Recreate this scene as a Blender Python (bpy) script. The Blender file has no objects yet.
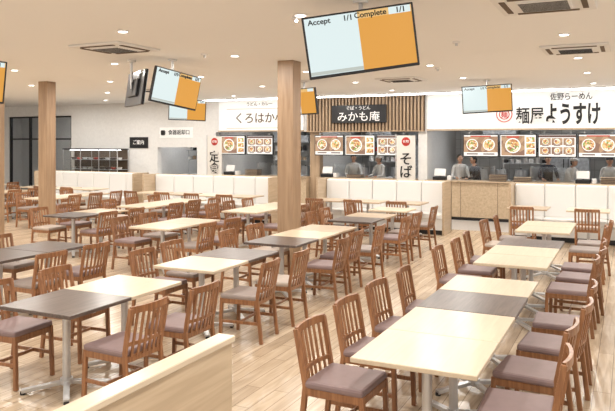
import bpy, bmesh, math, random
from mathutils import Vector, Matrix
random.seed(7)
D=bpy.data; C=bpy.context; col=C.scene.collection
CEIL=3.31; WY=17.6

# ---------------------------------------------------------------- materials
def newmat(name):
    m=D.materials.new(name); m.use_nodes=True
    return m,m.node_tree,m.node_tree.nodes['Principled BSDF']
def plain(name,c,rough=.5,metal=0,noise=0.0,em=None,es=0):
    m,nt,b=newmat(name)
    b.inputs['Base Color'].default_value=(*c,1); b.inputs['Roughness'].default_value=rough
    b.inputs['Metallic'].default_value=metal
    if noise:
        tc=nt.nodes.new('ShaderNodeTexCoord'); n=nt.nodes.new('ShaderNodeTexNoise'); n.inputs['Scale'].default_value=14
        r=nt.nodes.new('ShaderNodeValToRGB')
        r.color_ramp.elements[0].position=.3; r.color_ramp.elements[1].position=.7
        r.color_ramp.elements[0].color=(*[x*(1-noise) for x in c],1); r.color_ramp.elements[1].color=(*[min(1,x*(1+noise)) for x in c],1)
        nt.links.new(tc.outputs['Object'],n.inputs['Vector']); nt.links.new(n.outputs['Fac'],r.inputs['Fac']); nt.links.new(r.outputs['Color'],b.inputs['Base Color'])
    if em:
        b.inputs['Emission Color'].default_value=(*em,1); b.inputs['Emission Strength'].default_value=es
    return m
def wood(name,c1,c2,axis='Y',rough=.4,scale=3.0,perobj=.0):
    m,nt,b=newmat(name)
    tc=nt.nodes.new('ShaderNodeTexCoord'); mp=nt.nodes.new('ShaderNodeMapping')
    s={'X':(1,14,14),'Y':(14,1,14),'Z':(14,14,1)}[axis]
    mp.inputs['Scale'].default_value=s
    n=nt.nodes.new('ShaderNodeTexNoise'); n.inputs['Scale'].default_value=scale; n.inputs['Detail'].default_value=5; n.inputs['Distortion'].default_value=.6
    r=nt.nodes.new('ShaderNodeValToRGB'); r.color_ramp.elements[0].position=.35; r.color_ramp.elements[1].position=.65
    r.color_ramp.elements[0].color=(*c1,1); r.color_ramp.elements[1].color=(*c2,1)
    nt.links.new(tc.outputs['Object'],mp.inputs['Vector']); nt.links.new(mp.outputs['Vector'],n.inputs['Vector'])
    nt.links.new(n.outputs['Fac'],r.inputs['Fac'])
    out=r.outputs['Color']
    if perobj:
        oi=nt.nodes.new('ShaderNodeObjectInfo'); mr=nt.nodes.new('ShaderNodeMapRange')
        mr.inputs['To Min'].default_value=1-perobj; mr.inputs['To Max'].default_value=1+perobj
        hs=nt.nodes.new('ShaderNodeHueSaturation')
        nt.links.new(oi.outputs['Random'],mr.inputs['Value']); nt.links.new(mr.outputs['Result'],hs.inputs['Value']); nt.links.new(out,hs.inputs['Color']); out=hs.outputs['Color']
    nt.links.new(out,b.inputs['Base Color']); b.inputs['Roughness'].default_value=rough
    return m
M={}
M['white']=plain('white_paint',(.80,.79,.77),.7)
M['ceil']=plain('ceiling_paint',(.88,.87,.85),.8)
M['wallw']=plain('wall_paint',(.78,.77,.75),.7,noise=.03)
M['sofa']=plain('white_leatherette',(.76,.75,.73),.5)
M['metal']=plain('silver_steel',(.60,.60,.60),.35,.7)
M['steel']=plain('kitchen_steel',(.50,.52,.54),.35,.45,noise=.2)
M['dark']=plain('dark_plastic',(.012,.012,.014),.35)
M['black']=plain('black_ink',(.01,.01,.01),.6)
M['grout']=plain('grey_tile',(.42,.39,.36),.45,noise=.08)
M['chairwood']=wood('chair_walnut_wood',(.20,.085,.036),(.32,.15,.067),'Z',.36,3,.14)
M['maple']=wood('maple_laminate',(.60,.49,.36),(.66,.55,.41),'Y',.28,2,.05)
M['tan']=wood('oak_laminate',(.44,.33,.22),(.52,.40,.28),'Y',.3,2,.05)
M['darkwood']=wood('dark_walnut_laminate',(.074,.053,.045),(.125,.093,.080),'Y',.3,3,.1)
M['colwood']=wood('column_oak_veneer',(.30,.19,.11),(.40,.27,.165),'Z',.45,1.2)
M['panwood']=wood('light_oak_panel',(.49,.37,.245),(.59,.46,.315),'Y',.45,1.6)
M['slat']=wood('slat_oak',(.34,.235,.145),(.46,.33,.215),'Z',.5,1.6)
M['slatbg']=plain('slat_backing',(.12,.08,.05),.7)
M['mauve']=plain('mauve_vinyl',(.24,.165,.16),.5,noise=.06)
M['greige']=plain('greige_vinyl',(.30,.245,.22),.5,noise=.06)
M['sand']=plain('sand_vinyl',(.46,.38,.32),.5,noise=.06)
M['glow']=plain('lamp_glow',(1,1,1),.5,em=(1,.97,.92),es=8)
M['kglow']=plain('kitchen_lamp_glow',(1,1,1),.5,em=(.97,.98,1),es=12)
M['scr_l']=plain('screen_pale',(.02,.02,.02),.3,em=(.72,.84,.84),es=1.0)
M['scr_o']=plain('screen_orange',(.02,.02,.02),.3,em=(.74,.33,.04),es=1.0)
M['scr_h']=plain('screen_header',(.02,.02,.02),.3,em=(.80,.50,.18),es=1.0)
M['scr_g']=plain('screen_grey',(.02,.02,.02),.3,em=(.55,.6,.55),es=.9)
M['menu_w']=plain('menu_white',(.05,.05,.05),.4,em=(1,.96,.88),es=1.1)
M['menu_r']=plain('menu_red',(.05,.01,.01),.4,em=(.62,.07,.04),es=1.0)
M['menu_b']=plain('menu_brown',(.03,.01,.01),.4,em=(.12,.06,.04),es=1.0)
M['signw']=plain('sign_white',(.84,.83,.81),.5,em=(1,.98,.95),es=.12)
M['red']=plain('red_ink',(.5,.03,.02),.5)
M['cream']=plain('cream_cloth',(.80,.78,.74),.8)
M['skin']=plain('skin',(.60,.36,.25),.5)
M['hair']=plain('black_hair',(.015,.012,.01),.5)
M['shirtw']=plain('white_uniform',(.75,.75,.74),.8,noise=.04)
M['shirtd']=plain('navy_uniform',(.04,.045,.06),.8,noise=.1)
M['pants']=plain('dark_trousers',(.03,.03,.035),.8)
M['lip']=plain('lips',(.4,.12,.1),.5)
M['glass']=plain('clear_glass',(.95,.97,.97),.03)
M['glass'].node_tree.nodes['Principled BSDF'].inputs['Transmission Weight'].default_value=1.0
def foodmat(name,cols,scale,es=1.1):
    m,nt,b=newmat(name)
    tc=nt.nodes.new('ShaderNodeTexCoord'); v=nt.nodes.new('ShaderNodeTexVoronoi'); v.inputs['Scale'].default_value=scale
    sx=nt.nodes.new('ShaderNodeSeparateColor'); r=nt.nodes.new('ShaderNodeValToRGB'); r.color_ramp.interpolation='CONSTANT'
    els=r.color_ramp.elements; 
    while len(els)<len(cols): els.new(.5)
    for i,c in enumerate(cols): els[i].position=i/len(cols); els[i].color=(*c,1)
    nt.links.new(tc.outputs['Object'],v.inputs['Vector']); nt.links.new(v.outputs['Color'],sx.inputs[0]); nt.links.new(sx.outputs[0],r.inputs[0])
    b.inputs['Base Color'].default_value=(.05,.04,.03,1); nt.links.new(r.outputs[0],b.inputs['Emission Color']); b.inputs['Emission Strength'].default_value=es
    return m
M['food']=foodmat('food_photo_toppings',[(.60,.25,.08),(.9,.60,.28),(.40,.10,.05),(.80,.45,.14),(.25,.38,.08),(.95,.85,.65)],24)
M['food2']=foodmat('food_photo_tabletop',[(.36,.20,.11),(.50,.30,.17),(.26,.13,.08)],6)

def planks():
    m,nt,b=newmat('maple_plank_floor')
    tc=nt.nodes.new('ShaderNodeTexCoord'); mp=nt.nodes.new('ShaderNodeMapping'); mp.inputs['Rotation'].default_value=(0,0,math.pi/2)
    br=nt.nodes.new('ShaderNodeTexBrick'); br.offset=.37; br.offset_frequency=2
    br.inputs['Color1'].default_value=(.60,.48,.35,1); br.inputs['Color2'].default_value=(.45,.345,.24,1); br.inputs['Mortar'].default_value=(.25,.18,.12,1)
    br.inputs['Scale'].default_value=1; br.inputs['Mortar Size'].default_value=.003; br.inputs['Brick Width'].default_value=1.1; br.inputs['Row Height'].default_value=.13; br.inputs['Bias'].default_value=-.25
    nt.links.new(tc.outputs['Object'],mp.inputs['Vector']); nt.links.new(mp.outputs['Vector'],br.inputs['Vector'])
    mp2=nt.nodes.new('ShaderNodeMapping'); mp2.inputs['Scale'].default_value=(12,1.2,1); n=nt.nodes.new('ShaderNodeTexNoise'); n.inputs['Scale'].default_value=1.6; n.inputs['Detail'].default_value=6; n.inputs['Distortion'].default_value=1
    nt.links.new(tc.outputs['Object'],mp2.inputs['Vector']); nt.links.new(mp2.outputs['Vector'],n.inputs['Vector'])
    r=nt.nodes.new('ShaderNodeValToRGB'); r.color_ramp.elements[0].position=.3; r.color_ramp.elements[1].position=.7
    r.color_ramp.elements[0].color=(.74,.71,.67,1); r.color_ramp.elements[1].color=(1.08,1.08,1.08,1)
    nt.links.new(n.outputs['Fac'],r.inputs['Fac'])
    mx=nt.nodes.new('ShaderNodeMix'); mx.data_type='RGBA'; mx.blend_type='MULTIPLY'; mx.inputs['Factor'].default_value=1
    nt.links.new(br.outputs['Color'],mx.inputs['A']); nt.links.new(r.outputs['Color'],mx.inputs['B'])
    nt.links.new(mx.outputs['Result'],b.inputs['Base Color']); b.inputs['Roughness'].default_value=.25
    return m
M['floor']=planks()
def tilemat(name,c,mort,w,h,rough=.3):
    m,nt,b=newmat(name)
    tc=nt.nodes.new('ShaderNodeTexCoord'); sx=nt.nodes.new('ShaderNodeSeparateXYZ'); cx=nt.nodes.new('ShaderNodeCombineXYZ')
    nt.links.new(tc.outputs['Object'],sx.inputs[0]); nt.links.new(sx.outputs['X'],cx.inputs['X']); nt.links.new(sx.outputs['Z'],cx.inputs['Y'])
    br=nt.nodes.new('ShaderNodeTexBrick'); br.offset=0
    br.inputs['Color1'].default_value=(*c,1); br.inputs['Color2'].default_value=(*[x*.93 for x in c],1); br.inputs['Mortar'].default_value=(*mort,1)
    br.inputs['Scale'].default_value=1; br.inputs['Mortar Size'].default_value=.006; br.inputs['Brick Width'].default_value=w; br.inputs['Row Height'].default_value=h
    nt.links.new(cx.outputs[0],br.inputs['Vector']); nt.links.new(br.outputs['Color'],b.inputs['Base Color']); b.inputs['Roughness'].default_value=rough
    return m
M['ktile']=tilemat('kitchen_wall_tile',(.68,.68,.67),(.40,.40,.38),.3,.3)

# ---------------------------------------------------------------- mesh helpers
class MB:
    def __init__(s): s.bm=bmesh.new(); s.mats=[]
    def mi(s,k):
        if k not in s.mats: s.mats.append(k)
        return s.mats.index(k)
    def _fin(s,verts,k,bev=0,seg=1):
        fs=set()
        for v in verts: fs.update(v.link_faces)
        i=s.mi(k)
        for f in fs: f.material_index=i
        if bev>0:
            es=set()
            for v in verts: es.update(v.link_edges)
            r=bmesh.ops.bevel(s.bm,geom=list(es),offset=bev,segments=seg,affect='EDGES',profile=.5)
            for f in r['faces']: f.material_index=i
    def box(s,c,d,k,bev=0,rot=None,seg=1):
        m=Matrix.Translation(Vector(c))@(rot.to_4x4() if rot else Matrix())@Matrix.Diagonal((*d,1))
        r=bmesh.ops.create_cube(s.bm,size=1,matrix=m); s._fin(r['verts'],k,bev,seg)
    def bb(s,x0,x1,y0,y1,z0,z1,k,bev=0,seg=1):
        s.box(((x0+x1)/2,(y0+y1)/2,(z0+z1)/2),(abs(x1-x0),abs(y1-y0),abs(z1-z0)),k,bev,None,seg)
    def beam(s,p1,p2,w,d,k,bev=0,ref=(1,0,0)):
        p1=Vector(p1);p2=Vector(p2);z=(p2-p1);L=z.length;z.normalize()
        x=Vector(ref)-z*Vector(ref).dot(z); x.normalize(); y=z.cross(x)
        R=Matrix((x,y,z)).transposed()
        s.box((p1+p2)/2,(w,d,L),k,bev,R)
    def cyl(s,c,r,h,k,axis='Z',r2=None,seg=20):
        R={'Z':Matrix(),'Y':Matrix.Rotation(math.pi/2,4,'X'),'X':Matrix.Rotation(math.pi/2,4,'Y')}[axis]
        o=bmesh.ops.create_cone(s.bm,cap_ends=True,segments=seg,radius1=r,radius2=r if r2 is None else r2,depth=h,matrix=Matrix.Translation(Vector(c))@R)
        s._fin(o['verts'],k)
    def sph(s,c,d,k,u=16,v=12,rot=None):
        o=bmesh.ops.create_uvsphere(s.bm,u_segments=u,v_segments=v,radius=1,matrix=Matrix.Translation(Vector(c))@(rot.to_4x4() if rot else Matrix())@Matrix.Diagonal((*d,1)))
        s._fin(o['verts'],k)
        for vv in o['verts']:
            for f in vv.link_faces: f.smooth=True
    def mesh(s,name):
        me=D.meshes.new(name); s.bm.to_mesh(me); s.bm.free()
        for k in s.mats: me.materials.append(M[k])
        return me
    def obj(s,name,loc=(0,0,0),rot=(0,0,0),parent=None):
        return place(s.mesh(name),name,loc,rot,parent)
def place(me,name,loc=(0,0,0),rot=(0,0,0),parent=None):
    o=D.objects.new(name,me); o.location=loc; o.rotation_euler=rot; col.objects.link(o)
    if parent: o.parent=parent
    return o
def empty(name,loc=(0,0,0),rot=(0,0,0)):
    o=D.objects.new(name,None); o.location=loc; o.rotation_euler=rot; o.empty_display_size=.2; col.objects.link(o); return o
def text(body,size,loc,mat,parent,name='lettering',bold=0,sx=1,align='CENTER',vertical=False):
    cu=D.curves.new(name,'FONT'); cu.body='\n'.join(body) if vertical else body
    cu.size=size; cu.align_x=align; cu.align_y='CENTER'; cu.extrude=.004; cu.offset=bold
    if vertical: cu.space_line=.95
    cu.materials.append(M[mat])
    o=D.objects.new(name,cu); o.location=loc; o.rotation_euler=(math.pi/2,0,0); o.scale=(sx,1,1); col.objects.link(o); o.parent=parent
    return o
def single(name,x0,x1,y0,y1,z0,z1,k,bev=0):
    cx,cy,cz=(x0+x1)/2,(y0+y1)/2,(z0+z1)/2
    b=MB(); b.box((0,0,0),(x1-x0,y1-y0,z1-z0),k,bev); return b.obj(name,(cx,cy,cz))

# ---------------------------------------------------------------- room shell
b=MB(); b.bb(-24,5,-3,15.45,-.1,0,'floor'); b.bb(-24,5,15.45,17.9,-.1,0,'grout'); b.bb(-24,5,17.9,21.4,-.1,0,'grout'); b.obj('floor')
b=MB(); b.bb(-24,5,-3,17.9,CEIL,CEIL+.1,'ceil'); b.obj('ceiling')
single('wall_left',-24.1,-24,-3,21.4,0,CEIL,'wallw')
single('wall_right',3.6,3.7,9,21.4,0,CEIL,'wallw')
b=MB()
b.bb(-24,-20.7,WY,WY+.2,0,CEIL,'wallw'); b.bb(-20.7,-17.6,WY,WY+.2,2.95,CEIL,'wallw'); b.bb(-17.6,-13.85,WY,WY+.2,0,CEIL,'wallw')
b.bb(-13.85,-12.3,WY,WY+.2,0,.95,'wallw'); b.bb(-13.85,-12.3,WY,WY+.2,1.85,CEIL,'wallw')
b.bb(-12.3,-11.6,WY,WY+.2,0,CEIL,'wallw'); b.bb(-11.6,3.6,WY,WY+.2,2.32,CEIL,'wallw')
b.bb(-8.35,-8.05,WY,WY+.25,0,2.32,'slat'); b.bb(-5.12,-4.88,WY,WY+.25,0,2.32,'wallw')
b.obj('wall_back')
b=MB(); X0,X1=-1.54,1.54
for xx in (X0+.03,-.52,.52,X1-.03): b.bb(xx-.03,xx+.03,-.05,.05,0,2.94,'dark')
b.bb(X0,X1,-.05,.05,2.89,2.94,'dark'); b.bb(X0,X1,-.05,.05,2.1,2.15,'dark'); b.bb(X0,X1,-.05,.05,0,.08,'dark')
b.bb(X0+.02,X1-.02,-.005,.005,.08,2.9,'glass'); b.bb(.40,.43,-.11,-.08,.8,1.4,'metal'); b.bb(.40,.43,-.11,0,.8,.83,'metal'); b.bb(.40,.43,-.11,0,1.37,1.4,'metal')
b.obj('door_1',(-19.15,WY+.1,0))
b=MB(); rnd=random.Random(4)
for z in (.4,.85,1.3,1.75,2.2): b.bb(-1.2,1.2,-.2,.2,z,z+.03,'tan')
for sx in (-1.2,-.4,.4,1.2): b.bb(sx-.02,sx+.02,-.2,.2,0,2.25,'tan')
for z in (.43,.88,1.33,1.78):
    for i in range(11):
        h=.12+.2*rnd.random(); b.box((-1.05+.21*i,0,z+h/2),(.13,.2,h),rnd.choice(['white','red','panwood','darkwood','steel','cream']),.01)
b.obj('merchandise_shelf',(-19.2,20.6,0))
b=MB(); b.bb(-24,3.6,21.2,21.3,0,3.3,'ktile'); b.obj('wall_kitchen_rear')
b=MB(); b.bb(-24,-17,21.1,21.19,0,3.3,'wallw'); b.obj('wall_corridor_rear')
b=MB(); b.bb(-16,3.6,17.8,21.3,2.75,2.85,'ceil'); b.bb(-24,-16,17.8,21.3,3.2,3.3,'ceil'); b.obj('ceiling_kitchen')
for i,x in enumerate((-16,-14.2,-11.6,-8.2,-5.0)):
    single('wall_kitchen_divider_%d'%i,x-.05,x+.05,17.96,21.2,0,2.75 if i else 3.2,'wallw')
single('baseboard_back',-17.6,-13.9,WY-.02,WY,0,.08,'tan')

b=MB(); b.bb(-1.2,1.2,-.28,.28,0,.75,'panwood',.005); b.bb(-1.2,1.2,-.28,.28,.75,.79,'dark')
for sx in (-1.185,-.4,.4,1.185):
    for sy in (-.265,.265): b.bb(sx-.012,sx+.012,sy-.012,sy+.012,.79,1.76,'metal')
b.bb(-1.2,1.2,-.28,.28,1.76,1.80,'dark'); b.bb(-1.17,1.17,-.27,-.262,.79,1.76,'glass'); b.bb(-1.17,1.17,.262,.27,.79,1.76,'slatbg')
for z in (1.10,1.42): b.bb(-1.17,1.17,-.15,.26,z,z+.012,'steel')
b.bb(-1.1,1.1,-.05,.0,1.745,1.758,'kglow')
for z,y in ((.79,-.02),(1.112,.05),(1.432,.05)):
    for i in range(9):
        b.cyl((-1.0+.25*i,y,z+.035),.06,.07,random.choice(['white','red','darkwood']),r2=.095); b.cyl((-1.0+.25*i,y,z+.072),.08,.008,random.choice(['tan','sand','mauve']))
b.obj('food_display_case',(-16.2,WY-.32,0))

def counter(x0,x1):
    b=MB(); L=x1-x0
    b.bb(-L/2,L/2,-.22,.3,.08,.98,'panwood'); b.bb(-L/2+.02,L/2-.02,-.18,.28,0,.08,'dark'); b.bb(-L/2-.0,L/2+.0,-.28,.32,.98,1.02,'tan',.006)
    n=max(2,int(L/.9))
    for i in range(1,n): b.bb(-L/2+L*i/n-.004,-L/2+L*i/n+.004,-.224,-.22,.08,.98,'slatbg')
    b.obj('serving_counter',((x0+x1)/2,WY-.02,0))
counter(-11.52,-8.37); counter(-8.03,-5.14); counter(-4.86,3.55)
for x,w in ((-9.6,1.2),(-7.2,.9),(-3.6,.9),(-1.75,1.0),(-.1,.9)):
    b=MB(); b.box((0,-.0,.19),(w,.008,.36),'glass'); b.bb(-w/2,w/2,-.08,.12,.365,.375,'glass')
    for sx in (-1,1): b.cyl((sx*w/2,0,.19),.01,.38,'metal'); b.cyl((sx*w/2,0,.005),.03,.01,'metal')
    b.obj('glass_sneeze_guard',(x,WY+.2,1.02))

# ---------------------------------------------------------------- fascia signs
FY=WY-.05
p=empty('shop_sign',(-9.98,FY,2.82))
b=MB(); b.box((0,0,0),(2.9,.1,.92),'signw',.01); b.box((0,-.02,-.47),(2.9,.14,.03),'tan'); b.obj('panel',parent=p)
text('くろはか小',.35,(.0,-.06,-.10),'slatbg',p,bold=.002); text('うどん・カレー',.13,(0,-.06,.33),'slatbg',p,bold=0)
b=MB()
for zz in (-.38,.2): b.box((0,-.055,zz),(2.3,.012,.012),'tan')
b.obj('rule_lines',parent=p)
b=MB(); b.box((0,.02,0),(3.5,.04,.96),'slatbg')
x=-1.7
while x<1.72: b.box((x,-.03,0),(.05,.06,.96),'slat'); x+=.10
b.box((0,-.02,.49),(3.5,.1,.03),'slat'); b.box((0,-.02,-.49),(3.5,.1,.03),'slat')
b.obj('slatted_wood_fascia',(-6.68,FY,2.81))
p=empty('shop_sign',(-6.78,FY-.105,2.80))
b=MB(); b.box((0,0,0),(1.62,.06,.5),'dark',.005); b.obj('panel',parent=p)
text('みかも庵',.29,(0,-.036,-.09),'signw',p,bold=.001,sx=1.1); text('そば・うどん',.12,(0,-.036,.16),'signw',p,bold=0)
p=empty('shop_sign',(-.65,FY,2.82))
b=MB(); b.box((0,0,0),(8.4,.1,.94),'signw',.01); b.box((0,-.02,-.48),(8.4,.16,.04),'tan'); b.obj('panel',parent=p)
text('ようすけ',.57,(-.59,-.06,-.15),'black',p,bold=.018,sx=.56); text('麺屋',.44,(-1.58,-.06,-.17),'black',p,bold=.005,sx=.78); text('佐野らーめん',.19,(-.62,-.06,.30),'black',p,bold=.001,sx=.85)
b=MB(); seg=32
for i in range(seg):
    a0=2*math.pi*i/seg; a1=2*math.pi*(i+1)/seg
    b.beam((.19*math.cos(a0),0,.19*math.sin(a0)),(.19*math.cos(a1),0,.19*math.sin(a1)),.014,.02,'red',ref=(0,1,0))
    b.beam((.12*math.cos(a0),0,.12*math.sin(a0)),(.12*math.cos(a1),0,.12*math.sin(a1)),.008,.02,'red',ref=(0,1,0))
b.obj('round_logo_ring',(-2.2,-.065,-.1),parent=p); text('麺',.17,(-2.2,-.06,-.12),'red',p,bold=.001)
p=empty('return_counter_sign',(-13.1,WY-.012,2.32))
b=MB(); b.box((0,0,0),(1.3,.02,.34),'signw'); b.box((-.5,-.015,0),(.16,.012,.16),'black',.03); b.obj('panel',parent=p)
text('食器返却口',.17,(.12,-.015,0),'black',p,bold=.001)
b=MB(); b.box((0,0,0),(15,.05,.03),'kglow'); b.box((0,.0,.03),(15,.09,.03),'white'); b.obj('linear_wall_washer',(-4.2,WY-.62,CEIL-.045))

# ---------------------------------------------------------------- menu boards
def menu(x,seed,w=.90,y=WY-.22,z=1.93):
    p=empty('menu_board',(x,y,z)); b=MB()
    b.box((0,.02,0),(w,.05,.58),'dark',.005)
    W=w-.05; b.box((0,-.008,0),(W,.006,.53),'menu_w')
    style=seed%3
    if style==0:
        b.box((-.12,-.013,0),(W*.66,.004,.49),'food2'); b.cyl((-.12,-.017,0),.19,.005,'menu_w','Y'); b.cyl((-.12,-.021,0),.16,.005,'food','Y')
        for k in range(3): b.box((.30,-.013,.15-.15*k),(.2,.004,.12),'food')
        b.box((-.12,-.024,.215),(.3,.004,.04),'menu_r')
    elif style==1:
        b.box((0,-.012,.23),(W,.004,.05),'menu_b')
        for i in range(3):
            for j in range(2):
                cx=-.27+.27*i; cz=.10-.22*j
                b.box((cx,-.013,cz),(.25,.004,.17),'food2'); b.cyl((cx,-.018,cz),.072,.004,'menu_w','Y'); b.cyl((cx,-.021,cz),.060,.004,'food','Y')
                b.box((cx,-.013,cz-.10),(.15,.004,.018),'menu_b')
    else:
        b.box((0,-.012,.03),(W,.004,.40),'food2'); b.box((0,-.014,.235),(W*.6,.004,.03),'menu_r')
        for i in range(2):
            cx=-.21+.42*i; b.cyl((cx,-.017,.02),.15,.005,'menu_w','Y'); b.cyl((cx,-.021,.02),.128,.005,'food','Y')
            b.box((cx,-.016,-.215),(.28,.004,.03),'menu_b')
    for sx in (-.3,.3):
        b.beam((sx,.04,.25),(sx,.04,.34),.02,.02,'metal'); b.beam((sx,.04,.34),(sx,.23,.34),.02,.02,'metal'); b.beam((sx,.24,.33),(sx,.24,.39),.02,.02,'metal')
    b.obj('board',parent=p)
for i,x in enumerate((-10.85,-9.9,-7.65,-6.72,-5.78,-3.42,-2.5,-1.58,-.66,.26,1.18)): menu(x,i+3)

# ---------------------------------------------------------------- kitchens
def hood(x,w):
    b=MB(); b.bb(-w/2,w/2,-.5,.5,-.12,.12,'steel',.01)
    b.box((0,0,.3),(w*.5,.6,.4),'steel'); b.bb(-w/2+.04,w/2-.04,-.46,.46,-.13,-.115,'dark'); b.obj('exhaust_hood',(x,20.3,2.12),)
for x,w in ((-10.4,1.9),(-7.1,1.7),(-3.4,1.9),(.1,1.9)): hood(x,w)
def stove(x):
    b=MB(); b.bb(-.82,.82,-.35,.35,.12,.85,'steel',.01)
    for sx in (-.75,.75):
        for sy in (-.28,.28): b.cyl((sx,sy,.06),.03,.12,'metal')
    for i in range(3):
        cx=-.55+.55*i; b.cyl((cx,0,.87),.2,.03,'dark'); b.cyl((cx,0,.885+.16),.19,.32,'metal'); b.cyl((cx,0,1.21),.195,.015,'steel'); b.cyl((cx,0,1.23),.02,.04,'dark')
        b.cyl((cx,-.36,.7),.03,.03,'dark','Y')
    b.obj('cooking_range',(x,20.4,0))
for x in (-10.4,-7.2,-3.4,.1): stove(x)
def fridge(x):
    b=MB(); b.bb(-.6,.6,-.4,.4,.1,1.95,'steel',.01)
    for sx in (-1,1):
        for z0,z1 in ((.15,1.0),(1.04,1.85)):
            b.bb(min(sx*.01,sx*.58),max(sx*.01,sx*.58),-.43,-.4,z0,z1,'steel',.006); b.bb(sx*.06-.012,sx*.06+.012,-.47,-.43,z0+.25,z0+.5,'dark')
        for sy in (-.3,.3): b.cyl((sx*.5,sy,.05),.03,.1,'dark')
    b.obj('kitchen_refrigerator',(x,20.6,0))
for x in (-5.72,-8.9,1.9,-1.6,-13.5): fridge(x)
for x in (-10,-6.6,-3.4,-.6,1.8,-13):
    b=MB(); b.box((0,0,0),(1.3,.32,.04),'kglow'); b.box((0,0,.025),(1.36,.38,.03),'white'); b.obj('ceiling_light_panel',(x,18.9,2.705))
b=MB(); b.box((0,0,0),(2.4,.32,.04),'kglow'); b.box((0,0,.025),(2.46,.38,.03),'white'); b.obj('ceiling_light_panel',(-19.4,19.4,3.155))
def prep(x,y=19.2):
    b=MB(); b.bb(-.8,.8,-.3,.3,.84,.88,'steel',.004); b.bb(-.76,.76,-.27,.27,.2,.22,'steel')
    for sx in (-.75,.75):
        for sy in (-.26,.26): b.cyl((sx,sy,.42),.02,.84,'metal')
    for i in range(4): b.bb(-.6+.33*i,-.36+.33*i,-.16,.12,.88,.98,'metal',.008)
    rnd=random.Random(int(x*7))
    for z in (1.42,1.72): b.bb(-.6,.6,.10,.30,z,z+.02,'steel')
    for sx in (-.58,.58): b.bb(sx-.012,sx+.012,.19,.21,.88,1.74,'metal')
    for z in (1.44,1.74):
        for i in range(7):
            h=.06+.12*rnd.random(); b.cyl((-.51+.17*i,.2,z+h/2),.065,h,rnd.choice(['white','metal','red','white','tan','dark']))
    b.obj('prep_table_with_dish_rack',(x,y,0))
for x in (-9.9,-6.6,-2.6,.6,-12.9): prep(x,19.2 if x>-12 else 18.6)
def register(x):
    b=MB(); b.bb(-.17,.17,-.16,.16,0,.09,'dark',.01); b.box((0,-.02,.2),(.3,.03,.2),'white',.008,Matrix.Rotation(-.3,3,'X')); b.box((0,.0,.2),(.26,.03,.16),'dark',.004,Matrix.Rotation(-.3,3,'X')); b.beam((0,0,.05),(0,0,.18),.04,.04,'dark'); b.bb(.2,.3,-.1,.1,0,.12,'white',.01)
    b.obj('cash_register',(x,WY-.07,1.02))
for x in (-11.0,-7.75,-4.5,-1.0): register(x)
def trays(x,n):
    b=MB()
    for i in range(n): b.box((random.uniform(-.005,.005),0,.012+.02*i),(.42,.3,.012),'tan' if i%2 else 'darkwood',.004)
    b.obj('tray_stack',(x,WY-.09,1.02))
for x,n in ((-10.2,9),(-8.9,6),(-6.9,5),(-5.5,7),(-3.0,9),(-2.4,6),(-.4,8),(.6,6)): trays(x,n)

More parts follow.
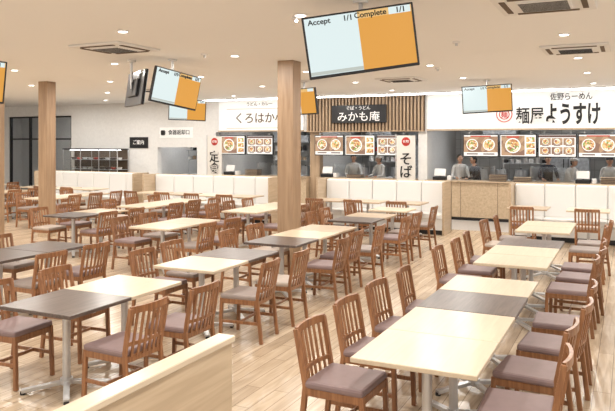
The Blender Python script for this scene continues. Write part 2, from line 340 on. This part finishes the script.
# ---------------------------------------------------------------- people
def person(name,x,y,rz,shirt='shirtw',cap=None,bend=.0,h=1.66,reach=.3):
    s=h/1.70
    V=[];E=[];R=[];roots=[]
    def v(p,r): V.append(Vector(p)*s); R.append(r if isinstance(r,tuple) else (r*s,r*s)); return len(V)-1
    def e(a,b_): E.append((a,b_))
    by=-bend
    pel=v((0,0,.94),(.155,.11)); roots.append(pel)
    waist=v((0,by*.3,1.08),(.135,.10)); chest=v((0,by*.8,1.27),(.165,.115)); up=v((0,by*1.05,1.38),(.13,.085)); neck=v((0,by*1.2,1.46),(.052,.055)); nk2=v((0,by*1.35,1.52),(.05,.05))
    e(pel,waist);e(waist,chest);e(chest,up);e(up,neck);e(neck,nk2)
    for sd in (-1,1):
        sh=v((sd*.175,by*1.05,1.38),.06); el=v((sd*.235,by*1.05-.04-reach*.2,1.11),.043); wr=v((sd*.19,by*1.05-.08-reach*.85,1.07+reach*.05),.028); pm=v((sd*.18,by*1.05-.15-reach*.85,1.06+reach*.05),(.038,.016))
        e(up,sh);e(sh,el);e(el,wr);e(wr,pm)
        hip=v((sd*.095,0,.86),.088); kn=v((sd*.105,-.02,.49),.06); an=v((sd*.11,.02,.09),.038); toe=v((sd*.125,-.15,.035),(.042,.03))
        e(pel,hip);e(hip,kn);e(kn,an);e(an,toe)
        bx=sd*.18; byy=by*1.05-.16-reach*.85; bz=1.06+reach*.05
        for i,(off,L) in enumerate(((-.030,.062),(-.010,.074),(.010,.080),(.030,.070))):
            a=v((bx+off,byy+.01,bz),.0085); b1=v((bx+off*1.1,byy-L*.55,bz-.004),.0082); c1=v((bx+off*1.15,byy-L,bz-.028),.0072); roots.append(a); e(a,b1); e(b1,c1)
        a=v((bx-sd*.02,byy+.035,bz),.010); b1=v((bx-sd*.052,byy+.005,bz-.01),.0095); c1=v((bx-sd*.06,byy-.03,bz-.02),.008); roots.append(a); e(a,b1); e(b1,c1)
    me=D.meshes.new('tmp'); me.from_pydata(V,E,[]); me.update()
    o=D.objects.new('tmp',me); col.objects.link(o); C.view_layer.objects.active=o
    sk=o.modifiers.new('s','SKIN'); 
    for i,sv in enumerate(me.skin_vertices[0].data):
        sv.radius=R[i]; sv.use_root=(i in roots)
    sub=o.modifiers.new('u','SUBSURF'); sub.levels=1; sub.render_levels=1
    C.view_layer.update(); dg=C.evaluated_depsgraph_get()
    ev=D.meshes.new_from_object(o.evaluated_get(dg)); D.objects.remove(o)
    b=MB(); b.bm.from_mesh(ev); i_s=b.mi('skin'); i_c=b.mi(shirt); i_p=b.mi('pants'); i_d=b.mi('dark')
    for f in b.bm.faces:
        c=f.calc_center_median()/s; f.smooth=True
        if c.z>1.455: f.material_index=i_s
        elif c.z<.075: f.material_index=i_d
        elif c.z<.93: f.material_index=i_p
        elif c.y< by*1.05-.10-reach*.75 and abs(c.x)>.1: f.material_index=i_s
        else: f.material_index=i_c
    hy=by*1.45-.01; hz=1.605; k=s
    def P(x,y,z): return (x*k,(hy+y)*k,(hz+z)*k)
    def S(a,b_,c): return (a*k,b_*k,c*k)
    b.sph(P(0,0,0),S(.074,.092,.108),'skin'); b.sph(P(0,-.02,-.05),S(.056,.066,.062),'skin')
    b.sph(P(0,-.095,-.012),S(.012,.017,.02),'skin',8,6)
    for sd in (-1,1):
        b.sph(P(sd*.03,-.081,.008),S(.012,.008,.007),'signw',8,6); b.sph(P(sd*.03,-.088,.008),S(.006,.004,.006),'black',8,6)
        b.box(P(sd*.03,-.088,.027),S(.026,.005,.005),'hair'); b.sph(P(sd*.076,.005,-.005),S(.01,.02,.03),'skin',8,6)
    b.sph(P(0,-.083,-.052),S(.02,.007,.006),'lip',8,6)
    b.sph(P(0,.018,.022),S(.083,.094,.104),'hair')
    b.sph(P(0,.045,-.03),S(.07,.06,.07),'hair')
    if cap:
        b.sph(P(0,.012,.055),S(.09,.10,.085),cap); b.box(P(0,-.09,.045),S(.12,.07,.01),cap,.004)
    return b.obj(name,(x,y,0),(0,0,rz))
person('kitchen_worker',-4.22,18.5,.5,'shirtw',None,.05)
person('kitchen_worker',-3.7,18.5,-.9,'shirtd',None,.10,1.62)
person('kitchen_worker',-1.92,18.5,.3,'shirtd','shirtd',.05,1.68)
person('kitchen_worker',-1.45,18.5,1.0,'shirtw','shirtw',.16,1.6)
person('kitchen_worker',-7.35,18.5,.4,'shirtw','shirtd',.05)
person('kitchen_worker',-6.45,18.5,-.5,'shirtw','shirtw',.1,1.62)
person('kitchen_worker',-9.3,18.5,.1,'shirtd','shirtw',.05)
person('kitchen_worker',-.45,18.5,.2,'shirtw','shirtd',.05,1.64)

# ---------------------------------------------------------------- chairs
def chair_mesh(seat):
    b=MB(); W='chairwood'
    for sx in (-1,1):
        b.beam((sx*.195,-.255,0),(sx*.195,-.205,.44),.030,.036,W,.004); b.beam((sx*.195,-.205,.43),(sx*.20,-.275,.80),.030,.034,W,.004)
        b.beam((sx*.20,.205,0),(sx*.195,.19,.435),.032,.034,W,.004)
        b.beam((sx*.195,-.20,.405),(sx*.195,.19,.405),.022,.05,W,.003,); b.beam((sx*.197,-.225,.20),(sx*.197,.195,.20),.018,.03,W,.003)
    b.beam((-.19,.19,.405),(.19,.19,.405),.05,.022,W,.003,ref=(0,0,1)); b.beam((-.19,-.205,.405),(.19,-.205,.405),.05,.022,W,.003,ref=(0,0,1))
    b.beam((-.195,-.01,.20),(.195,-.01,.20),.028,.018,W,.003,ref=(0,0,1))
    def cy(x,z): 
        base=-.205-(z-.43)*.19; return base-.032*(1-(x/.2)**2)
    n=8
    for i in range(n):
        xa=-.2+.4*i/n; xb=-.2+.4*(i+1)/n
        b.beam((xa-.002,cy(xa,.78),.785),(xb+.002,cy(xb,.78),.785),.052,.022,W,0,ref=(0,0,1))
        b.beam((xa-.002,cy(xa,.53)+.004,.525),(xb+.002,cy(xb,.53)+.004,.525),.028,.018,W,0,ref=(0,0,1))
    for i in range(6):
        x=-.14+.056*i; b.beam((x,cy(x,.44),.425),(x,cy(x,.78),.775),.026,.011,W,.002)
    b.box((0,-.005,.452),(.425,.415,.052),seat,.018,seg=2)
    return b.mesh('dining_chair_'+seat)
CH={k:chair_mesh(k) for k in ('mauve','greige','sand')}
def chair(x,y,face,kind='mauve'):
    a={'+x':-math.pi/2,'-x':math.pi/2,'+y':0,'-y':math.pi}[face]
    place(CH[kind],'dining_chair',(x+random.uniform(-.02,.02),y+random.uniform(-.02,.02),0),(0,0,a+random.uniform(-.09,.09)))

# ---------------------------------------------------------------- tables
def table_mesh(top):
    b=MB(); b.box((0,0,.705),(.76,.694,.03),top,.004)
    b.box((0,0,.684),(.34,.34,.012),'metal'); b.beam((-.3,0,.675),(.3,0,.675),.03,.03,'metal',ref=(0,0,1)); b.beam((0,-.26,.675),(0,.26,.675),.03,.03,'metal',ref=(0,0,1))
    b.cyl((0,0,.36),.032,.64,'metal'); b.cyl((0,0,.075),.05,.05,'metal')
    for a in (45,135,225,315):
        c,s_=math.cos(math.radians(a)),math.sin(math.radians(a))
        b.beam((0,0,.07),(c*.34,s_*.34,.028),.03,.05,'metal',.003,ref=(0,0,1)); b.cyl((c*.33,s_*.33,.012),.022,.024,'dark')
    return b.mesh('dining_table_'+top)
TB={k:table_mesh(k) for k in ('maple','tan','darkwood')}
def table(x,y,k): place(TB[k],'dining_table',(x,y,0))
KS={'m':'maple','t':'tan','d':'darkwood'}
SE=['mauve','mauve','greige','sand','greige']
def row(xc,y0,pattern,off=.56,skip=(),seats=None,loff=0):
    for i,ch in enumerate(pattern):
        y=y0+.35+.70*i; table(xc,y,KS[ch])
        for sd,f in ((-1,'+x'),(1,'-x')):
            if (i,sd) in skip: continue
            chair(xc+sd*(off-(loff if sd<0 else 0)+random.uniform(-.03,.06)),y,f,seats if seats else random.choice(SE))
row(-1.14,3.76,'mmdm',seats='mauve',loff=.05); row(-1.14,7.3,'mmd',seats='mauve'); row(-1.14,10.2,'mm')
row(-4.14,3.74,'dm',seats='mauve'); row(-4.14,5.66,'md'); row(-4.14,7.5,'dmt',skip=((2,-1),)); row(-4.14,10.2,'dt'); row(-4.14,12.1,'m')
row(-6.55,5.1,'dd'); row(-6.55,8.1,'mm'); row(-6.55,10.7,'mmm')
row(-9.0,8.7,'dt'); row(-9.0,10.6,'mmm')
row(-12.3,11.2,'mmt'); row(-14.9,11.8,'mt'); row(-17.6,13.4,'mm')
for x in (-11.1,-10.2,-9.3,-8.4,-6.1,-5.2,-4.3,-1.8,-.7,.4): 
    table(x,13.95,random.choice(['maple','maple','tan'])); chair(x,13.34,'+y',random.choice(SE))
for x in (-15.6,-14.6,-13.6): table(x,14.3,'maple'); chair(x,13.7,'+y','sand')

# ---------------------------------------------------------------- banquettes
def sofa(x0,x1,yb=14.95):
    L=x1-x0; b=MB(); h=L/2
    b.bb(-h+.05,h-.05,-.55,.0,.0,.10,'dark'); b.bb(-h+.05,h-.05,-.58,0,.10,.36,'sofa')
    n=max(2,round(L/.62)); w=(L-.1)/n
    for i in range(n):
        xa=-h+.05+w*i
        b.bb(xa+.003,xa+w-.003,-.62,-.08,.34,.46,'sofa',.025,2); b.bb(xa+.003,xa+w-.003,-.13,.0,.44,1.13,'sofa',.03,2)
    b.bb(-h,h,0,.06,0,1.12,'panwood'); b.bb(-h,h,-.02,.08,1.10,1.14,'panwood',.006)
    for sx in (-1,1): b.bb(min(sx*h,sx*(h-.05)),max(sx*h,sx*(h-.05)),-.6,.06,0,1.15,'tan',.006)
    b.obj('banquette_bench',((x0+x1)/2,yb,0))
sofa(-11.8,-7.9); sofa(-6.65,-3.6); sofa(-2.25,3.3); sofa(-16.2,-12.4,15.3)

b=MB(); b.bb(-.035,.035,-1.5,1.5,0,1.02,'panwood'); b.bb(-.05,.05,-1.51,1.51,1.02,1.05,'maple',.004); b.bb(-.04,.04,-1.5,1.5,0,.06,'tan')
b.obj('low_partition_wall',(-1.83,1.37,0))

def column(x,y,w,k,name='wood_clad_column'):
    b=MB(); b.bb(-w/2,w/2,-w/2,w/2,0,CEIL,k,.004); b.bb(-w/2-.008,w/2+.008,-w/2-.008,w/2+.008,0,.08,'tan')
    b.obj(name,(x,y,0))
column(-4.9,9.55,.28,'colwood'); column(-11.25,10.56,.25,'colwood'); column(-9.35,7.6,.30,'colwood')

# ---------------------------------------------------------------- hanging monitors
def monitor(x,y,z,yaw,tilt=8,roll=0,w=.98,detail=True,dx=0):
    p=empty('hanging_monitor',(x,y,z)); hh=w*.5625
    b=MB(); b.box((0,.03,0),(w,.05,hh),'dark',.006); b.box((0,.07,0),(w*.5,.05,hh*.5),'dark',.01)
    W=w-.04; H=hh-.045; zc=.006
    b.box((-W/4,.002,zc),(W/2,.006,H),'scr_l'); b.box((W/4,.002,zc),(W/2,.006,H),'scr_o')
    b.box((W/4,-.003,zc+H*.44),(W/2,.004,H*.12),'scr_h'); b.box((-W/4,-.003,zc-H*.46),(W/2,.004,H*.06),'scr_g'); b.box((W*.39,-.005,zc+H*.44),(W*.2,.004,H*.12),'scr_l')
    pan=b.obj('panel',(0,0,0),(math.radians(tilt),-math.radians(roll),math.radians(yaw)),p)
    if detail:
        for t,xx,zz in (('Accept',-W*.36,.42),('1/1',-W*.09,.42),('Complete',W*.12,.435),('1/1',W*.40,.435)):
            text(t,.066,(xx,-.010,zc+H*zz),'black',pan,bold=.0015,sx=1.08)
    ya=math.radians(yaw); ox,oy=-math.sin(ya)*.10,math.cos(ya)*.10
    b=MB(); b.cyl((ox,oy,(CEIL-z)/2+.0),.02,CEIL-z,'metal'); b.cyl((ox,oy,CEIL-z-.015),.07,.03,'white'); b.box((ox*.8,oy*.8,0),(.12,.06,.2),'dark',.005,Matrix.Rotation(ya,3,'Z')); b.obj('ceiling_pole',parent=p)
monitor(-2.17,5.63,2.92,21,8.5,7.5,1.0)
monitor(-6.32,8.51,2.84,80,8,-7,.96)
monitor(-7.02,8.43,2.86,-35+180,8,0,.98,False)
monitor(-2.62,13.98,2.90,15,8,3,1.0)
monitor(-10.8,15.0,2.88,35,8,-2,1.0)
monitor(-7.60,5.78,2.82,55,8,-4,.98)
monitor(-6.2,12.6,2.86,-25,8,0,.98,False)

# ---------------------------------------------------------------- ceiling fixtures
def cassette(x,y,a=0):
    b=MB(); b.box((0,0,-.015),(.86,.86,.03),'white',.008); b.box((0,0,-.035),(.46,.46,.02),'white',.005)
    for i in range(9): b.box((0,-.19+.0475*i,-.047),(.42,.012,.006),'dark')
    for a2 in range(4):
        R=Matrix.Rotation(a2*math.pi/2,3,'Z'); c=R@Vector((0,.34,-.033)); b.box(c,(.56,.05,.01) if a2%2==0 else (.05,.56,.01),'slatbg')
    b.obj('ceiling_air_conditioner',(x,y,CEIL))
cassette(-6.3,7.1); cassette(-.66,9.9); cassette(-.70,6.5); cassette(-10.6,13.2); cassette(-4.2,13.2)
b=MB(); b.cyl((0,0,-.006),.075,.012,'white',seg=24); b.cyl((0,0,-.013),.052,.004,'glow',seg=24); dl=b.mesh('downlight')
ld=D.lights.new('downlight_lamp','AREA'); ld.shape='DISK'; ld.size=.10; ld.energy=32; ld.color=(1,.965,.91)
for ix in range(9):
    for iy in range(7):
        x=1.6-2.3*ix; y=1.2+2.45*iy
        o=place(dl,'recessed_downlight',(x,y,CEIL)); l=D.objects.new('lamp',ld); l.location=(0,0,-.02); col.objects.link(l); l.parent=o
def speaker(x,y):
    b=MB(); b.cyl((0,0,-.01),.05,.02,'white'); b.cyl((0,0,-.035),.018,.04,'metal'); b.obj('ceiling_sprinkler',(x,y,CEIL))
for x,y in ((-3.1,6.2),(-5.6,8.2),(-8.6,10.8),(-2.0,8.6),(-3,11.5)): speaker(x,y)

# ---------------------------------------------------------------- banners, notice board
def banner(x,y,txt,extra):
    p=empty('nobori_banner',(x,y,0)); b=MB()
    b.cyl((-.26,0,1.12),.012,2.2,'metal'); b.beam((-.26,0,2.2),(.24,0,2.2),.012,.012,'metal'); b.cyl((-.26,0,.02),.17,.04,'dark')
    b.box((0,0,1.45),(.48,.006,1.46),'cream'); b.cyl((.0,-.005,2.03),.11,.004,'red','Y'); b.obj('banner_cloth_and_pole',parent=p)
    text(txt,.34,(0,-.012,1.42),'black',p,bold=.004,vertical=True); text(extra,.08,(0,-.012,2.03),'signw',p,bold=0)
banner(-5.0,16.1,'そば','名物'); banner(-10.65,16.1,'定食','名物'); 
p=empty('black_notice_board',(-14.6,WY-.02,2.0))
b=MB(); b.box((0,0,0),(.75,.04,.36),'dark',.004); b.obj('board',parent=p); text('ご案内',.16,(0,-.025,0),'signw',p,bold=.001)

# ---------------------------------------------------------------- world, camera
w=D.worlds.new('w'); C.scene.world=w; w.use_nodes=True
bg=w.node_tree.nodes['Background']; bg.inputs[0].default_value=(1,.99,.98,1); bg.inputs[1].default_value=.95
cam=D.cameras.new('camera'); cam.sensor_width=36; cam.lens=671/615*36; cam.shift_y=-63.5/615; cam.clip_end=100
co=D.objects.new('camera',cam); co.location=(0,0,2.02); co.rotation_euler=(math.pi/2,0,math.radians(25.6)); col.objects.link(co)
C.scene.camera=co
C.scene.view_settings.view_transform='Standard'
